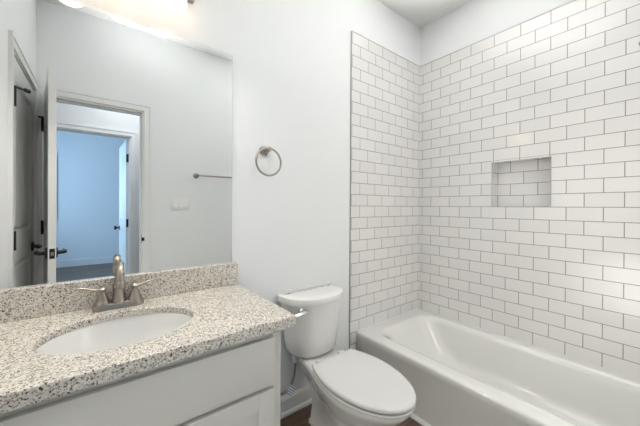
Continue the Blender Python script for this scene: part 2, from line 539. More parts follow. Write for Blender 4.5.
# niche: back, sides, top and ledge
qs.append(q_right(NY0, NY1, NZ0, NZ1, ND, 0.0327 - 0.656))
for y, s in ((NY0, 1), (NY1, -1)):
    qs.append(([(TT, y, NZ0), (ND, y, NZ0), (ND, y, NZ1), (TT, y, NZ1)], [(0.02, vz(NZ0)), (0.02 + ND, vz(NZ0)), (0.02 + ND, vz(NZ1)), (0.02, vz(NZ1))]))
for z in (NZ0, NZ1):
    qs.append(([(TT, NY0, z), (TT, NY1, z), (ND, NY1, z), (ND, NY0, z)], [(ur(NY0), 0.005), (ur(NY1), 0.005), (ur(NY1), 0.072), (ur(NY0), 0.072)]))
qs.append(([(TT, YT, TZ1), (TT, TT, TZ1), (0.005, TT, TZ1), (0.005, YT, TZ1)], [(0, 0)] * 4))
uv_quads('wall_tile_right', qs, M_TILE)
uv_quads('wall_tile_front', [
    ([(TX, YT + 0.003, 0), (TX, YT + 0.003, TZ1), (TT, YT + 0.003, TZ1), (TT, YT + 0.003, 0)], [(ub(TX), vz(0)), (ub(TX), vz(TZ1)), (ub(TT), vz(TZ1)), (ub(TT), vz(0))]),
    ([(TX, YT + 0.003, TZ1), (TX, YF, TZ1), (TT, YF, TZ1), (TT, YT + 0.003, TZ1)], [(0, 0)] * 4),
    ([(TX, YT + 0.003, 0), (TX, YF, 0), (TX, YF, TZ1), (TX, YT + 0.003, TZ1)], [(0, 0)] * 4)], M_TILE)
# metal edge strip at the free end and thin strip along the top
box_struct('trim_1', M_EDGE, ((TX - 0.0035, -0.0045, 0.0), (TX, 0.005, TZ1 + 0.002)))
box_struct('trim_2', M_EDGE, ((TX, -0.0045, TZ1), (-0.0045, 0.005, TZ1 + 0.0028)), ((-0.0045, YT + 0.01, TZ1), (0.005, 0.004, TZ1 + 0.0028)))
# slim strips round the niche opening
box_struct('trim_3', M_EDGE, ((-0.0042, NY0 - 0.0014, NZ0), (0.004, NY0 + 0.0014, NZ1)), ((-0.0042, NY1 - 0.0014, NZ0), (0.004, NY1 + 0.0014, NZ1)))

# ------------------------------------------------------------------ setting: baseboards and shoe mouldings
def baseboard(name, x0, x1):
    bm = bmesh.new()
    prof = [(0.005, 0.0), (-0.020, 0.0), (-0.020, 0.014), (-0.013, 0.022), (-0.0085, 0.022), (-0.0085, 0.088), (-0.003, 0.100), (0.005, 0.102)]
    loft(bm, [[(x, y, z) for y, z in prof] for x in (x0, x1)])
    return struct(name, bm, M_TRIM)


baseboard('baseboard_back', -1.66, TX - 0.0055)
box_struct('baseboard_front', M_TRIM, ((DX1 + 0.06, YF, 0), (TX, YF + 0.013, 0.10)))
box_struct('baseboard_left', M_TRIM, ((XL, -0.72, 0), (XL + 0.013, -0.57, 0.10)))
box_struct('baseboard_bedroom', M_TRIM, ((-4.68, YB, 0), (0.0, YB + 0.014, 0.13)))
bm = bmesh.new()
qr = [(-0.7495, 0.0), (-0.768, 0.0), (-0.7665, 0.008), (-0.760, 0.0155), (-0.7495, 0.018)]
loft(bm, [[(x, y, z) for x, z in qr] for y in (-1.533, -0.021)])
struct('trim_4', bm, M_TRIM)


# ------------------------------------------------------------------ setting: doors
def casing(name, axis, u0, u1, v1, wface, sgn, w=0.058, t=0.017):
    """flat stepped door casing on a wall face"""
    bm = bmesh.new()
    def P(u, ww, v): return (u, ww, v) if axis == 'y' else (ww, u, v)
    i = 0.016
    for a, b in (((u0 - w + i, 0.0), (u0, v1 + w - i)), ((u1, 0.0), (u1 + w - i, v1 + w - i)), ((u0, v1), (u1, v1 + w - i))):
        add_box(bm, P(a[0], wface, a[1]), P(b[0], wface + sgn * t * 0.7, b[1]))
    for a, b in (((u0 - w, 0.0), (u0 - w + i, v1 + w)), ((u1 + w - i, 0.0), (u1 + w, v1 + w)), ((u0 - w + i, v1 + w - i), (u1 + w - i, v1 + w))):
        add_box(bm, P(a[0], wface, a[1]), P(b[0], wface + sgn * t, b[1]))
    return struct(name, bm, M_TRIM)


def jamb(name, axis, u0, u1, v1, w0, w1, stop=None, t=0.014):
    bm = bmesh.new()
    def P(u, ww, v): return (u, ww, v) if axis == 'y' else (ww, u, v)
    add_box(bm, P(u0, w0, 0), P(u0 + t, w1, v1)); add_box(bm, P(u1 - t, w0, 0), P(u1, w1, v1)); add_box(bm, P(u0, w0, v1 - t), P(u1, w1, v1))
    if stop:
        a, b = stop
        add_box(bm, P(u0 + t, a, 0), P(u0 + t + 0.01, b, v1 - t)); add_box(bm, P(u1 - t - 0.01, a, 0), P(u1 - t, b, v1 - t)); add_box(bm, P(u0 + t, a, v1 - t - 0.01), P(u1 - t, b, v1 - t))
    return struct(name, bm, M_TRIM)


casing('trim_5', 'y', DX0, DX1, 2.030, YF, 1)
jamb('trim_6', 'y', DX0, DX1, 2.030, YF, YF - 0.115, (YF - 0.045, YF - 0.08))
casing('trim_7', 'y', DX0, DX1, 2.030, YF - 0.115, -1)
casing('trim_8', 'y', HX0, HX1, 2.035, YH, 1)
jamb('trim_9', 'y', HX0, HX1, 2.035, YH, YH - 0.115, (YH - 0.03, YH - 0.065))
casing('trim_10', 'x', CY0 - 0.012, CY1 + 0.012, 2.030, XL, 1)
jamb('trim_11', 'x', CY0 - 0.012, CY1 + 0.012, 2.030, XL, XL - 0.11, (XL - 0.045, XL - 0.07), 0.010)


def door_leaf(name, width, height, thick):
    """two-panel leaf in local space: hinge edge at x = 0, leaf to +x, thickness centred on y"""
    bm = bmesh.new(); T = thick / 2; s = 0.105
    rails = ((0.0, 0.22), (0.86, 1.02), (height - 0.12, height))
    add_box(bm, (0, -T, 0), (s, T, height)); add_box(bm, (width - s, -T, 0), (width, T, height))
    for a, b in rails: add_box(bm, (s, -T, a), (width - s, T, b))
    for z0, z1 in ((0.22, 0.86), (1.02, height - 0.12)):
        add_box(bm, (s, -T + 0.012, z0), (width - s, T - 0.012, z1))
        for sg in (-1, 1):
            m = 0.038
            a = [(s, sg * T, z0), (width - s, sg * T, z0), (width - s, sg * T, z1), (s, sg * T, z1)]
            b = [(s + 0.022, sg * (T - 0.0115), z0 + 0.022), (width - s - 0.022, sg * (T - 0.0115), z0 + 0.022), (width - s - 0.022, sg * (T - 0.0115), z1 - 0.022), (s + 0.022, sg * (T - 0.0115), z1 - 0.022)]
            loft(bm, [a, b], False, False)
            c0, c1 = s + m, width - s - m
            add_box(bm, (c0, sg * (T - 0.013), z0 + m), (c1, sg * (T - 0.005), z1 - m), 0.004, 1)
    o = link_mesh(name, bm, M_DOOR); o['kind'] = 'structure'
    return o


def lever(parent, x, z, y, sg, direction):
    bm = bmesh.new()
    lathe(bm, [(0.0, 0), (0.033, 0.0), (0.033, 0.006), (0.029, 0.010), (0.012, 0.011), (0.011, 0.040), (0.0, 0.040)], 24, 'Y')
    o = link_mesh('door_handle', bm, M_BLACK, parent, 35, (x, y, z), (0, 0, 0 if sg < 0 else pi))
    bm = bmesh.new(); d = direction * (1 if sg < 0 else -1)
    tube(bm, [(-0.006 * d, -0.040, 0), (0.012 * d, -0.046, 0), (0.06 * d, -0.048, 0), (0.112 * d, -0.044, 0), (0.116 * d, -0.043, 0)], [0.008, 0.0105, 0.0095, 0.0085, 0.005], 14)
    link_mesh('lever', bm, M_BLACK, o, 50)
    return o


def hinge(parent, x, y, z, stop_dir=None):
    bm = bmesh.new()
    lathe(bm, [(0.0, -0.052), (0.0100, -0.052), (0.0100, 0.052), (0.0, 0.052)], 14, origin=(x, y, z))
    add_box(bm, (x - 0.001, y - 0.004, z - 0.045), (x + 0.024, y + 0.004, z + 0.045))
    h = link_mesh('hinge', bm, M_BLACK, parent, 40)
    if stop_dir:
        bm = bmesh.new(); e = Vector((x, y, z + 0.052)); d = Vector(stop_dir)
        tube(bm, [e - d * 0.15, e, e + d * 0.55], 0.006, 10)
        tube(bm, [e + d * 0.55, e + d * 0.72, e + d * 0.72, e + d], [0.006, 0.006, 0.011, 0.011], 12)
        link_mesh('hinge_stop', bm, M_BLACK, h, 40)
    return h


# entry door, opened into the bathroom until it stands beside the left wall
W_D = 0.622; ang = atan2(0.655, 0.093)
d1 = door_leaf('door_1', W_D, 2.005, 0.036)
d1.location = (-2.480, -1.522, 0.012); d1.rotation_euler = (0, 0, ang)
lever(d1, W_D - 0.06, 0.895, -0.018, -1, -1); lever(d1, W_D - 0.06, 0.895, 0.018, 1, -1)
bm = bmesh.new(); add_box(bm, (W_D - 0.0005, -0.0125, 0.865), (W_D + 0.0012, 0.0125, 0.925), 0.0005, 1)
lp = link_mesh('latch_plate', bm, M_BLACK, d1)
bm = bmesh.new(); add_box(bm, (W_D, -0.007, 0.885), (W_D + 0.010, 0.007, 0.905), 0.002, 1)
link_mesh('latch_bolt', bm, M_NICKEL, lp)
hinge(d1, -0.004, 0.022, 1.785, (-0.01, 0.085, 0.0)); hinge(d1, -0.004, 0.022, 1.02); hinge(d1, -0.004, 0.022, 0.25)
bm = bmesh.new(); add_box(bm, (DX1 - 0.0155, YF - 0.03, 0.865), (DX1 - 0.0138, YF - 0.004, 0.935)); add_box(bm, (DX1 - 0.0155, YF - 0.006, 0.885), (DX1 + 0.006, YF + 0.0135, 0.915), 0.002, 1)
struct('trim_12', bm, M_BLACK)

# closet door, shut, in the left wall (hinges towards the vanity)
d2 = door_leaf('door_2', CY1 - CY0 - 0.004, 2.005, 0.035)
d2.location = (XL - 0.022, CY1 - 0.002, 0.012); d2.rotation_euler = (0, 0, -pi / 2)
lever(d2, CY1 - CY0 - 0.064, 0.895, 0.0175, 1, -1)
hinge(d2, 0.004, 0.031, 1.765, (0.055, 0.05, 0.0)); hinge(d2, 0.004, 0.031, 0.995); hinge(d2, 0.004, 0.026, 0.25)

# bedroom door across the hall, opened away
d3 = door_leaf('door_3', 0.715, 2.005, 0.035)
d3.location = (HX1 - 0.030, YH - 0.125, 0.012); d3.rotation_euler = (0, 0, atan2(-0.70, -0.035))
for sg in (-1, 1):
    bm = bmesh.new()
    lathe(bm, [(0.0, 0), (0.032, 0.0), (0.032, 0.006), (0.011, 0.010), (0.011, 0.030), (0.026, 0.040), (0.029, 0.052), (0.022, 0.064), (0.0, 0.067)], 24, 'Y')
    link_mesh('door_handle', bm, M_BLACK, d3, 40, (0.655, sg * 0.0175, 0.87), (0, 0, 0 if sg < 0 else pi))
for z in (0.25, 0.965, 1.775):
    bm = bmesh.new()
    lathe(bm, [(0.0, -0.05), (0.009, -0.05), (0.009, 0.05), (0.0, 0.05)], 14, origin=(-0.008, 0.020, z))
    add_box(bm, (-0.010, -0.016, z - 0.05), (-0.001, 0.020, z + 0.05))
    link_mesh('hinge', bm, M_BLACK, d3, 40)

# ------------------------------------------------------------------ bathtub
def build_tub():
    bm = bmesh.new()
    X0, X1, Y0, Y1 = -0.752, -0.0045, -1.533, -0.0045
    z = TZ0
    R = []
    R.append(rrect(X0 + 0.004, X1, Y0, Y1, 0.004, 0.0))
    R.append(rrect(X0 + 0.004, X1, Y0, Y1, 0.004, 0.275))
    R.append(rrect(X0, X1, Y0, Y1, 0.004, z - 0.040))
    R.append(rrect(X0, X1, Y0, Y1, 0.004, z - 0.012))
    R.append(rrect(X0 + 0.004, X1, Y0, Y1, 0.004, z - 0.0035))
    R.append(rrect(X0 + 0.012, X1, Y0, Y1, 0.004, z))
    # basin: x0 inset (front), x1 inset (wall), y0 inset (drain end), y1 inset (back-rest end)
    prof = [(0.050, 0.030, 0.040, 0.045, 0.04, 0.000), (0.080, 0.046, 0.069, 0.078, 0.09, 0.000), (0.090, 0.054, 0.076, 0.087, 0.10, -0.001), (0.100, 0.060, 0.083, 0.097, 0.11, -0.005), (0.108, 0.065, 0.088, 0.106, 0.115, -0.012), (0.115, 0.070, 0.094, 0.116, 0.12, -0.024),
            (0.121, 0.074, 0.100, 0.128, 0.125, -0.04), (0.135, 0.084, 0.110, 0.175, 0.13, -0.12), (0.150, 0.096, 0.122, 0.235, 0.13, -0.21),
            (0.165, 0.110, 0.135, 0.275, 0.13, -0.26), (0.190, 0.135, 0.160, 0.315, 0.12, -0.287), (0.225, 0.170, 0.20, 0.37, 0.10, -0.297), (0.30, 0.25, 0.35, 0.55, 0.06, -0.300)]
    for a, b, c, d, r, dz in prof:
        R.append(rrect(X0 + a, X1 - b, Y0 + c, Y1 - d, r, z + dz * 0.92))
    loft(bm, R[:7] + dense(R[7:], 3), True, True)
    return bm


tub = root('bathtub', 'white alcove bathtub with plain apron along the tiled wall', 'bathtub', (-0.377, -0.764, 0))
o = link_mesh('tub_shell', build_tub(), M_TUB, tub, 50); o.location = (0.377, 0.764, 0)
bm = bmesh.new()
lathe(bm, [(0.0, 0.0), (0.034, 0.0), (0.036, 0.003), (0.024, 0.004), (0.020, 0.001), (0.0, 0.001)], 24, origin=(-0.39 + 0.377, -1.22 + 0.764, TZ0 - 0.2755))
link_mesh('drain', bm, M_NICKEL, tub, 40)
# silicone bead where the tub meets the tile
bm = bmesh.new()
add_box(bm, (-0.748, -0.0065, TZ0 - 0.002), (-0.005, -0.002, TZ0 + 0.003)); add_box(bm, (-0.0065, -1.53, TZ0 - 0.002), (-0.002, -0.005, TZ0 + 0.003))
struct('trim_13', bm, M_CAULK)

# ------------------------------------------------------------------ toilet
TC = -1.180    # centre line


def egg(hw_back, hw, y_back, y_wide, y_front, z, n=48, p=2.0, neck=False, cx=TC):
    """elongated seat outline: back edge straight with half width hw_back, widest hw at y_wide, round front"""
    pts = []
    # left side from the back to the front and up the right side
    side = []
    k = n // 2
    for i in range(k + 1):
        t = i / k
        if t < 0.42:
            s = t / 0.42
            y = y_back + (y_wide - y_back) * s
            x = hw_back + (hw - hw_back) * (s * s * (3 - 2 * s) if neck else 1 - (1 - s) ** 2.0)
        else:
            a = (t - 0.42) / 0.58 * pi / 2
            x = hw * max(0.0, cos(a)) ** (2 / p); y = y_wide + (y_front - y_wide) * max(0.0, sin(a)) ** (2 / p)
        side.append((x, y))
    for x, y in side: pts.append((cx - x, y, z))
    for x, y in side[-2::-1]: pts.append((cx + x, y, z))
    return pts


def soften(ring, inset, z):
    """outline moved towards its centre"""
    c = Vector((sum(p[0] for p in ring) / len(ring), sum(p[1] for p in ring) / len(ring)))
    out = []
    for p in ring:
        d = Vector((p[0], p[1])) - c; L = d.length
        q = c + d * ((L - inset) / L); out.append((q.x, q.y, z))
    return out


def dshape(hw, y_back, y_side, y_front, z, rc=0.012, n=40, cx=TC):
    """tank plan: flat back, straight short sides, bowed front"""
    pts = []
    # back right corner -> back left corner -> left side -> bowed front -> right side
    for i in range(6):
        a = radians(0 + 90 * i / 5); pts.append((cx + hw - rc + rc * cos(a), y_back - rc + rc * sin(a), z))
    for i in range(6):
        a = radians(90 + 90 * i / 5); pts.append((cx - hw + rc + rc * cos(a), y_back - rc + rc * sin(a), z))
    # front: superellipse arc from (-hw, y_side) to (hw, y_side)
    for i in range(n + 1):
        a = pi * i / n
        cx_ = -cos(a); s = sin(a)
        x = hw * math.copysign(abs(cx_) ** 0.80, cx_)
        y = y_side + (y_front - y_side) * max(0.0, s) ** 0.92
        pts.append((cx + x, y, z))
    return pts


toi = root('toilet', 'white two piece toilet with closed elongated lid, between vanity and tub', 'toilet', (TC, -0.36, 0))


def tpart(name, bm, m, parent=toi, smooth=50):
    o = link_mesh(name, bm, m, parent, smooth)
    if parent is toi: o.location = (-TC, 0.36, 0)
    return o


# bowl with its foot and rear deck, one casting
bm = bmesh.new()
def bowl_ring(hwb, hw, yb, yw, yf, z, p=2.0): return egg(hwb, hw, yb, yw, yf, z, 48, p, True, TC - 0.004)
rings = [bowl_ring(0.068, 0.112, -0.135, -0.36, -0.58, 0.0, 2.3), bowl_ring(0.068, 0.112, -0.135, -0.36, -0.58, 0.022, 2.3),
         bowl_ring(0.060, 0.102, -0.140, -0.36, -0.567, 0.030, 2.3),
         bowl_ring(0.052, 0.090, -0.145, -0.36, -0.555, 0.10, 2.2), bowl_ring(0.052, 0.094, -0.140, -0.37, -0.570, 0.16, 2.1),
         bowl_ring(0.060, 0.116, -0.125, -0.40, -0.610, 0.215, 2.0), bowl_ring(0.080, 0.148, -0.105, -0.43, -0.662, 0.27, 2.0),
         bowl_ring(0.095, 0.166, -0.09, -0.445, -0.704, 0.315, 2.0), bowl_ring(0.104, 0.173, -0.085, -0.455, -0.722, 0.338, 2.0),
         bowl_ring(0.106, 0.173, -0.083, -0.455, -0.726, 0.353, 2.0), bowl_ring(0.103, 0.169, -0.086, -0.455, -0.721, 0.360, 2.0),
         bowl_ring(0.09, 0.145, -0.10, -0.455, -0.69, 0.361, 2.0)]
loft(bm, rings[:3] + dense(rings[3:9], 5) + rings[9:])
bowl = tpart('bowl', bm, M_PORC)
for sx in (-1, 1):
    bm = bmesh.new()
    lathe(bm, [(0.0, 0), (0.014, 0), (0.014, 0.008), (0.009, 0.016), (0.0, 0.018)], 18, origin=(TC + sx * 0.1045, -0.30, 0.021))
    link_mesh('bolt_cap', bm, M_PORC, bowl, 50)
# tank
bm = bmesh.new()
tk = [(0.115, -0.036, -0.06, -0.150, 0.362), (0.140, -0.024, -0.05, -0.170, 0.370), (0.153, -0.018, -0.045, -0.181, 0.388), (0.163, -0.014, -0.04, -0.187, 0.45), (0.175, -0.010, -0.035, -0.192, 0.55), (0.186, -0.008, -0.032, -0.196, 0.666)]
loft(bm, [dshape(a, b, c, d, z) for a, b, c, d, z in tk])
tank = tpart('tank', bm, M_PORC)
bm = bmesh.new()
ld = [(0.194, -0.006, -0.032, -0.203, 0.665), (0.201, -0.001, -0.030, -0.212, 0.667), (0.202, 0.0, -0.030, -0.213, 0.671), (0.202, 0.0, -0.030, -0.213, 0.6985), (0.2005, -0.001, -0.030, -0.2115, 0.702), (0.196, -0.005, -0.030, -0.207, 0.704), (0.14, -0.03, -0.03, -0.15, 0.7045)]
loft(bm, [dshape(a, b, c, d, z) for a, b, c, d, z in ld])
tpart('tank_lid', bm, M_PORC)
# seat and lid
bm = bmesh.new()
e = lambda ins, z: soften(egg(0.136, 0.179, -0.262, -0.455, -0.740, z, cx=TC - 0.005), ins, z)
loft(bm, [e(0.022, 0.3640), e(0.002, 0.3650), e(0.0, 0.368), e(0.0, 0.3750), e(0.002, 0.3770), e(0.022, 0.3780)])
seat = tpart('seat', bm, M_SEAT)
bm = bmesh.new()
e = lambda ins, z: soften(egg(0.134, 0.180, -0.254, -0.455, -0.742, z, cx=TC - 0.005), ins, z)
loft(bm, [e(0.022, 0.3842), e(0.002, 0.3852), e(0.0, 0.388), e(0.001, 0.3975), e(0.006, 0.4025), e(0.016, 0.4045), e(0.06, 0.4055)])
tpart('seat_lid', bm, M_SEAT)
for sx in (-1, 1):
    bm = bmesh.new(); add_box(bm, (TC + sx * 0.075 - 0.022, -0.262, 0.3600), (TC + sx * 0.075 + 0.022, -0.226, 0.395), 0.006, 2)
    tpart('seat_hinge', bm, M_SEAT, toi)
# flush lever on the left of the tank front
bm = bmesh.new()
lathe(bm, [(0.0, 0.0), (0.017, 0.0), (0.017, 0.004), (0.010, 0.007), (0.009, 0.022), (0.0, 0.022)], 20, 'Y', (-1.315, -0.150, 0.636))
tube(bm, catmull([(-1.303, -0.176, 0.638), (-1.318, -0.181, 0.639), (-1.36, -0.184, 0.636), (-1.395, -0.181, 0.628)], 5), 0.0115, 12)
fl = tpart('flush_lever', bm, M_CHROME); fl['label'] = 'chrome flush lever'
# supply shank and nut under the tank
bm = bmesh.new()
lathe(bm, [(0.0, 0.30), (0.014, 0.30), (0.018, 0.306), (0.018, 0.335), (0.011, 0.34), (0.011, 0.385), (0.0, 0.385)], 12, origin=(-1.302, -0.075, 0.030))
tpart('supply_nut', bm, M_PLASTIC)

# supply hose, stop valve and paper tag
vx, vz_ = -1.430, 0.175
val = root('supply_valve', 'chrome stop valve on the wall between vanity and toilet', 'valve', (vx, 0, vz_))
bm = bmesh.new()
lathe(bm, [(0.0, 0.0), (0.030, 0.0), (0.028, 0.006), (0.009, 0.010), (0.009, 0.050), (0.013, 0.052), (0.013, 0.078), (0.0, 0.078)], 20, 'Y', (0, 0.005, 0))
lathe(bm, [(0.0, 0), (0.009, 0), (0.009, 0.030), (0.0, 0.030)], 14, 'X', (0, -0.06, 0))
link_mesh('valve_body', bm, M_CHROME, val, 40)
bm = bmesh.new()
lathe(bm, [(0.0, 0.0), (0.006, 0.0), (0.006, 0.012), (0.018, 0.013), (0.020, 0.020), (0.014, 0.026), (0.0, 0.026)], 16, 'Y', (0, -0.072, 0))
link_mesh('valve_knob', bm, M_CHROME, val, 40)
bm = bmesh.new()
hose_pts = catmull([(vx + 0.0305, -0.06, vz_), (-1.37, -0.06, 0.172), (-1.335, -0.061, 0.182), (-1.316, -0.064, 0.215), (-1.306, -0.070, 0.265), (-1.302, -0.075, 0.3295)], 10)
tube(bm, hose_pts, 0.0068, 12)
hose = link_mesh('supply_hose', bm, M_BRAID, None, 60)
tag(hose, 'grey braided water hose curving from stop valve to toilet tank', 'hose')
bm = bmesh.new(); add_box(bm, (-0.019, -0.0007, -0.026), (0.019, 0.0007, 0.026))
pt = link_mesh('paper_tag', bm, M_TAG, None, None, (-1.334, -0.074, 0.180), (radians(-12), radians(35), radians(-40)))
tag(pt, 'small white printed paper tag hanging on the toilet water hose', 'tag')

# ------------------------------------------------------------------ vanity cabinet
VX0, VX1 = XL + 0.002, -1.652
FY = -0.515             # face frame
CT, CB = 0.804, 0.765   # countertop top and underside
van = root('vanity_cabinet', 'pale grey vanity cabinet with shaker doors under the granite counter', 'cabinet', ((VX0 + VX1) / 2, -0.27, 0))
vo = (-(VX0 + VX1) / 2, 0.27, 0)
bm = bmesh.new()
add_box(bm, (VX0, -0.4945, 0.10), (VX0 + 0.016, 0.003, CB)); add_box(bm, (VX1 - 0.018, -0.4945, 0.10), (VX1 - 0.002, 0.003, CB))   # side panels
add_box(bm, (VX0 + 0.016, -0.4945, 0.10), (VX1 - 0.018, 0.003, 0.116)); add_box(bm, (VX0 + 0.016, -0.004, 0.116), (VX1 - 0.018, 0.003, CB))
add_box(bm, (VX0, -0.44, 0.0), (VX1 - 0.002, 0.003, 0.10))                  # toe kick
cb = link_mesh('cabinet_body', bm, M_CAB, van); cb.location = vo
bm = bmesh.new()
for a, b in (((VX0, 0.10), (VX0 + 0.04, CB)), ((VX1 - 0.040, 0.10), (VX1, CB)), ((VX0 + 0.04, CB - 0.030), (VX1 - 0.04, CB)), ((VX0 + 0.04, 0.10), (VX1 - 0.04, 0.14)), ((VX0 + 0.04, 0.54), (VX1 - 0.04, 0.59))):
    add_box(bm, (a[0], -0.495, a[1]), (b[0], FY, b[1]))
ff = link_mesh('face_frame', bm, M_CAB, van); ff.location = vo
bm = bmesh.new(); add_box(bm, (VX0 + 0.025, FY, 0.579), (VX1 - 0.034, FY - 0.019, 0.742), 0.002, 2)
df = link_mesh('drawer_front', bm, M_CAB, van, 40); df.location = vo


def shaker(x0, x1, z0, z1, y, s=0.058):
    bm = bmesh.new(); t = 0.019
    add_box(bm, (x0, y, z0), (x0 + s, y - t, z1), 0.0015, 1); add_box(bm, (x1 - s, y, z0), (x1, y - t, z1), 0.0015, 1)
    add_box(bm, (x0 + s, y, z0), (x1 - s, y - t, z0 + s), 0.0015, 1); add_box(bm, (x0 + s, y, z1 - s), (x1 - s, y - t, z1), 0.0015, 1)
    add_box(bm, (x0 + s - 0.005, y, z0 + s - 0.005), (x1 - s + 0.005, y - 0.008, z1 - s + 0.005))
    return bm


mid = (VX0 + VX1) / 2
for a, b in ((VX0 + 0.025, mid - 0.0015), (mid + 0.0015, VX1 - 0.034)):
    dd = link_mesh('cabinet_door', shaker(a, b, 0.118, 0.564, FY), M_CAB, van, 40); dd.location = vo

# countertop with undermount oval opening
SX, SY, SA, SB = -2.108, -0.284, 0.210, 0.161
ctop = root('countertop', 'speckled cream and grey granite countertop on the vanity', 'countertop', ((XL + -1.607) / 2, -0.27, CB))
CX0, CX1, CYF, CYB = XL + 0.002, -1.607, -0.549, 0.004
bm = bmesh.new()
N = 96
cor = [atan2(y - SY, x - SX) for x, y in ((CX1, CYB), (CX0, CYB), (CX0, CYF), (CX1, CYF))]
angs = sorted(set([2 * pi * i / N - pi for i in range(N)] + cor))
def outer(a, ins=0.0):
    x0, x1, y0, y1 = CX0, CX1 - ins, CYF + ins, CYB
    c, s = cos(a), sin(a); t = 1e9
    if c > 1e-9: t = min(t, (x1 - SX) / c)
    if c < -1e-9: t = min(t, (x0 - SX) / c)
    if s > 1e-9: t = min(t, (y1 - SY) / s)
    if s < -1e-9: t = min(t, (y0 - SY) / s)
    return SX + c * t, SY + s * t
def inner(a, ins=0.0):
    c, s = cos(a), sin(a); r = 1 / sqrt((c / (SA - ins)) ** 2 + (s / (SB - ins)) ** 2)
    return SX + c * r, SY + s * r
def ring(fn, z, ins=0.0): return [(*fn(a, ins), z) for a in angs]
HB = CT - 0.024
loft(bm, [ring(inner, HB), ring(inner, CT - 0.003), ring(inner, CT, -0.003), ring(outer, CT, 0.003), ring(outer, CT - 0.001, 0.001), ring(outer, CT - 0.003, 0.0), ring(outer, CB + 0.003), ring(outer, CB, 0.003), ring(outer, CB, 0.045), ring(outer, HB, 0.045), ring(inner, HB)], False, False)
bmesh.ops.remove_doubles(bm, verts=bm.verts[:], dist=1e-5)
sl = link_mesh('slab', bm, M_GRANITE, ctop, 40); sl.location = tuple(-v for v in ctop.location)
bm = bmesh.new(); add_box(bm, (CX0, -0.0185, CT), (CX1 - 0.006, 0.004, 0.912), 0.002, 1)
bs = link_mesh('backsplash', bm, M_GRANITE, ctop, 40); bs.location = sl.location

# sink
sk = root('sink', 'white oval undermount sink set in the granite countertop', 'sink', (SX, SY, HB))
bm = bmesh.new()
def sring(a, b, z): return [(a * cos(2 * pi * i / 64), b * sin(2 * pi * i / 64), z) for i in range(64)]
prof = [(0.228, 0.188, -0.001), (0.206, 0.166, -0.001), (0.203, 0.163, -0.006), (0.196, 0.156, -0.035), (0.180, 0.141, -0.075), (0.150, 0.114, -0.112), (0.105, 0.078, -0.136), (0.05, 0.04, -0.146), (0.023, 0.023, -0.148), (0.023, 0.023, -0.16)]
out = [(0.03, 0.03, -0.165), (0.06, 0.05, -0.158), (0.115, 0.088, -0.147), (0.162, 0.126, -0.121), (0.192, 0.153, -0.08), (0.208, 0.168, -0.035), (0.212, 0.172, -0.012), (0.228, 0.188, -0.011), (0.228, 0.188, -0.001)]
loft(bm, [sring(a, b, z) for a, b, z in prof + out], False, False)
bmesh.ops.remove_doubles(bm, verts=bm.verts[:], dist=1e-5)
link_mesh('sink_bowl', bm, M_PORC, sk, 50)
bm = bmesh.new(); lathe(bm, [(0.0, -0.152), (0.016, -0.152), (0.018, -0.1465), (0.029, -0.1445), (0.030, -0.1465), (0.022, -0.158), (0.0, -0.158)], 28)
link_mesh('drain', bm, M_NICKEL, sk, 40)

# faucet
fx, fy = -2.110, -0.058
fau = root('faucet', 'brushed nickel two handle faucet on the countertop behind the sink', 'faucet', (fx, fy, CT))
bm = bmesh.new()
def stad(hl, hw, z, k=14):
    p = []
    for i in range(k): a = -pi / 2 + pi * i / (k - 1); p.append((hl - hw + hw * cos(a), hw * sin(a), z))
    for i in range(k): a = pi / 2 + pi * i / (k - 1); p.append((-(hl - hw) + hw * cos(a), hw * sin(a), z))
    return p
loft(bm, [stad(0.083, 0.029, 0.0), stad(0.083, 0.029, 0.014), stad(0.080, 0.026, 0.021), stad(0.074, 0.020, 0.024)])
link_mesh('base_plate', bm, M_NICKEL, fau, 40)
bm = bmesh.new()
lathe(bm, [(0.0, 0.02), (0.0255, 0.02), (0.0255, 0.027), (0.0235, 0.030), (0.0205, 0.046), (0.0185, 0.070), (0.0205, 0.073), (0.0205, 0.079), (0.016, 0.083), (0.0, 0.083)], 28)
sp = catmull([(0, 0.0, 0.070), (0, 0.003, 0.105), (0, -0.001, 0.138), (0, -0.020, 0.163), (0, -0.052, 0.169), (0, -0.083, 0.155), (0, -0.102, 0.126), (0, -0.108, 0.104)], 7)
n_ = len(sp); rad = [0.0165 - 0.0045 * i / (n_ - 1) for i in range(n_)]
tube(bm, sp, rad, 20)
lathe(bm, [(0.0, -0.010), (0.0135, -0.010), (0.0145, -0.004), (0.0145, 0.012), (0.012, 0.016), (0.0, 0.016)], 20, mtx=Matrix.Translation((0, -0.108, 0.104)) @ Matrix.Rotation(radians(-12), 4, 'X'))
spo = link_mesh('spout', bm, M_NICKEL, fau, 40)
for sx in (-1, 1):
    bm = bmesh.new()
    lathe(bm, [(0.0, 0.02), (0.0265, 0.02), (0.0265, 0.027), (0.024, 0.030), (0.0200, 0.038), (0.0145, 0.052), (0.0100, 0.063), (0.0095, 0.066), (0.0140, 0.070), (0.0145, 0.076), (0.0100, 0.082), (0.0045, 0.0845), (0.0050, 0.088), (0.0, 0.091)], 26, origin=(sx * 0.051, 0, 0))
    hd = link_mesh('handle', bm, M_NICKEL, fau, 40)
    bm = bmesh.new()
    pts = catmull([(sx * 0.051, 0, 0.075), (sx * 0.075, 0.000, 0.077), (sx * 0.098, 0.002, 0.085), (sx * 0.118, 0.003, 0.089), (sx * 0.131, 0.003, 0.086)], 5)
    k = len(pts); tube(bm, pts, [0.0075 if i < k - 2 else 0.0055 for i in range(k)], 14, squash=(1.15, 0.62))
    link_mesh('lever', bm, M_NICKEL, hd, 50)
bm = bmesh.new(); tube(bm, [(0, 0.034, 0.0), (0, 0.034, 0.075)], 0.0028, 10); lathe(bm, [(0.0, 0.072), (0.006, 0.073), (0.0065, 0.082), (0.0, 0.086)], 14, origin=(0, 0.034, 0))
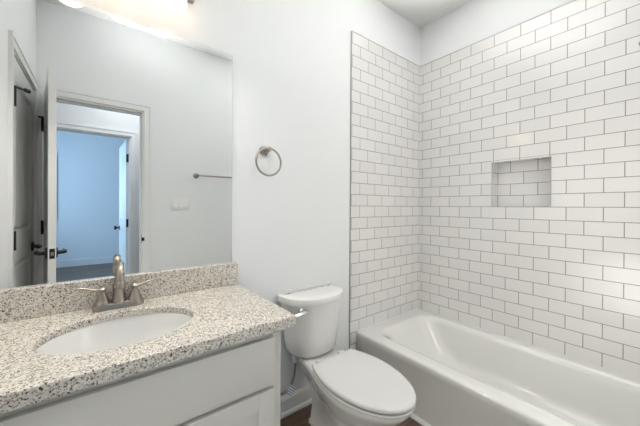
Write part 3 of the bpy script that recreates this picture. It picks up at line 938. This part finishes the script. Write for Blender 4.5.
link_mesh('lift_rod', bm, M_NICKEL, fau, 40)

# ------------------------------------------------------------------ mirror
mir = root('mirror', 'large frameless wall mirror above the vanity backsplash', 'mirror', (-2.08, 0, 0.9125))
bm = bmesh.new(); add_box(bm, (XL + 0.004 + 2.08, 0.0, 0.0), (-1.641 + 2.08, 0.0052, 1.046))
mo = link_mesh('mirror_glass', bm, M_MIRROR, mir)
bm = bmesh.new()
add_box(bm, (-1.6415 + 2.08, -0.0004, 0.0), (-1.6395 + 2.08, 0.0052, 1.048)); add_box(bm, (XL + 0.004 + 2.08, -0.0004, 1.046), (-1.6395 + 2.08, 0.0052, 1.048))
link_mesh('glass_edge', bm, M_MIRROR_EDGE, mir)

# ------------------------------------------------------------------ vanity light above the mirror
vl = root('vanity_light', 'three shade bar light above the mirror with glowing opal shades', 'wall lamp', (-2.098, 0.0, 2.185))
bm = bmesh.new(); add_box(bm, (-0.27, -0.022, -0.05), (0.27, 0.005, 0.05), 0.006, 2)
link_mesh('backplate', bm, M_NICKEL, vl, 40)
for i in range(3):
    x = (i - 1) * 0.169
    bm = bmesh.new()
    tube(bm, catmull([(x, -0.020, 0.0), (x, -0.07, 0.012), (x, -0.105, 0.012), (x, -0.11, -0.012)], 5), 0.008, 12)
    lathe(bm, [(0.0, -0.046), (0.026, -0.046), (0.026, -0.02), (0.018, -0.012), (0.0, -0.012)], 22, origin=(x, -0.11, 0))
    link_mesh('arm', bm, M_NICKEL, vl, 40)
    bm = bmesh.new()
    lathe(bm, [(0.0, -0.173), (0.026, -0.172), (0.038, -0.168), (0.045, -0.159), (0.0475, -0.146), (0.047, -0.10), (0.040, -0.06), (0.030, -0.046), (0.0, -0.045)], 32, origin=(x, -0.11, 0))
    link_mesh('shade', bm, M_SHADE, vl, 60)
    spot_light('bulb_light', (-2.098 + x, -0.11, 2.008), (-2.098 + x, -0.16, 1.0), 155, 1.0, 7.3, (1.0, 0.94, 0.86), 0.006)

# ------------------------------------------------------------------ towel ring
tr_ = root('towel_ring', 'round brushed nickel towel ring on the wall beside the mirror', 'towel ring', (-1.463, 0.0, 1.500))
bm = bmesh.new()
lathe(bm, [(0.0, -0.005), (0.0255, -0.005), (0.0265, 0.003), (0.0245, 0.008), (0.013, 0.013), (0.0105, 0.03), (0.011, 0.046), (0.013, 0.050), (0.013, 0.060), (0.009, 0.064), (0.0, 0.064)], 28, 'Y')
link_mesh('mounting_post', bm, M_NICKEL, tr_, 40)
bm = bmesh.new(); torus(bm, (0, -0.055, -0.0665), 0.0720, 0.0052, 'Y', 64, 12)
link_mesh('ring', bm, M_NICKEL, tr_, 60)

# ------------------------------------------------------------------ door wall: towel bar and switches (seen in the mirror)
tb = root('towel_bar', 'long brushed nickel towel bar on the door wall, seen in mirror', 'towel bar', (-1.192, YF, 1.492))
for sx in (-1, 1):
    bm = bmesh.new()
    lathe(bm, [(0.0, 0.0), (0.0255, 0.0), (0.0265, 0.007), (0.024, 0.011), (0.013, 0.016), (0.0105, 0.035), (0.012, 0.050), (0.014, 0.054), (0.014, 0.074), (0.009, 0.078), (0.0, 0.078)], 24, 'Y')
    link_mesh('bar_post', bm, M_NICKEL, tb, 40, (sx * 0.228, 0, 0), (0, 0, pi))
bm = bmesh.new(); tube(bm, [(-0.228, 0.064, 0), (0.228, 0.064, 0)], 0.0078, 16)
link_mesh('bar', bm, M_NICKEL, tb, 60)

sw = root('switch_plate', 'white three gang light switch plate on the door wall', 'light switch', (-1.560, YF, 1.210))
bm = bmesh.new(); add_box(bm, (-0.082, 0.0, -0.057), (0.082, 0.006, 0.057), 0.003, 2)
link_mesh('cover_plate', bm, M_PLASTIC, sw, 40)
for k in (-1, 0, 1):
    bm = bmesh.new(); add_box(bm, (k * 0.046 - 0.0165, 0.006, -0.033), (k * 0.046 + 0.0165, 0.0085, 0.033), 0.001, 1)
    add_box(bm, (k * 0.046 - 0.015, 0.0075, -0.031), (k * 0.046 + 0.015, 0.0115, 0.004), 0.001, 1)
    link_mesh('rocker', bm, M_PLASTIC, sw, 40)

# ------------------------------------------------------------------ shower head, just reaching into the frame
sh = root('shower_head', 'nickel shower head on the tiled end wall of the tub', 'shower head', (-0.375, YT + 0.003, 1.96))
bm = bmesh.new()
lathe(bm, [(0.0, 0.0), (0.030, 0.0), (0.028, 0.006), (0.012, 0.012), (0.0, 0.012)], 24, mtx=Matrix.Rotation(pi, 4, 'Z') @ Matrix.Rotation(pi / 2, 4, 'X'))
tube(bm, catmull([(0, 0.005, 0), (0, 0.07, 0.0), (0, 0.145, -0.014), (0, 0.190, -0.040)], 6), 0.0095, 14)
link_mesh('shower_arm', bm, M_NICKEL, sh, 40)
bm = bmesh.new()
lathe(bm, [(0.0, 0.0), (0.012, 0.0), (0.015, 0.012), (0.015, 0.02), (0.030, 0.045), (0.036, 0.058), (0.036, 0.066), (0.030, 0.070), (0.0, 0.070)], 28, mtx=Matrix.Translation((0, 0.186, -0.037)) @ Matrix.Rotation(radians(180 + 38), 4, 'X'))
link_mesh('spray_head', bm, M_NICKEL, sh, 40)
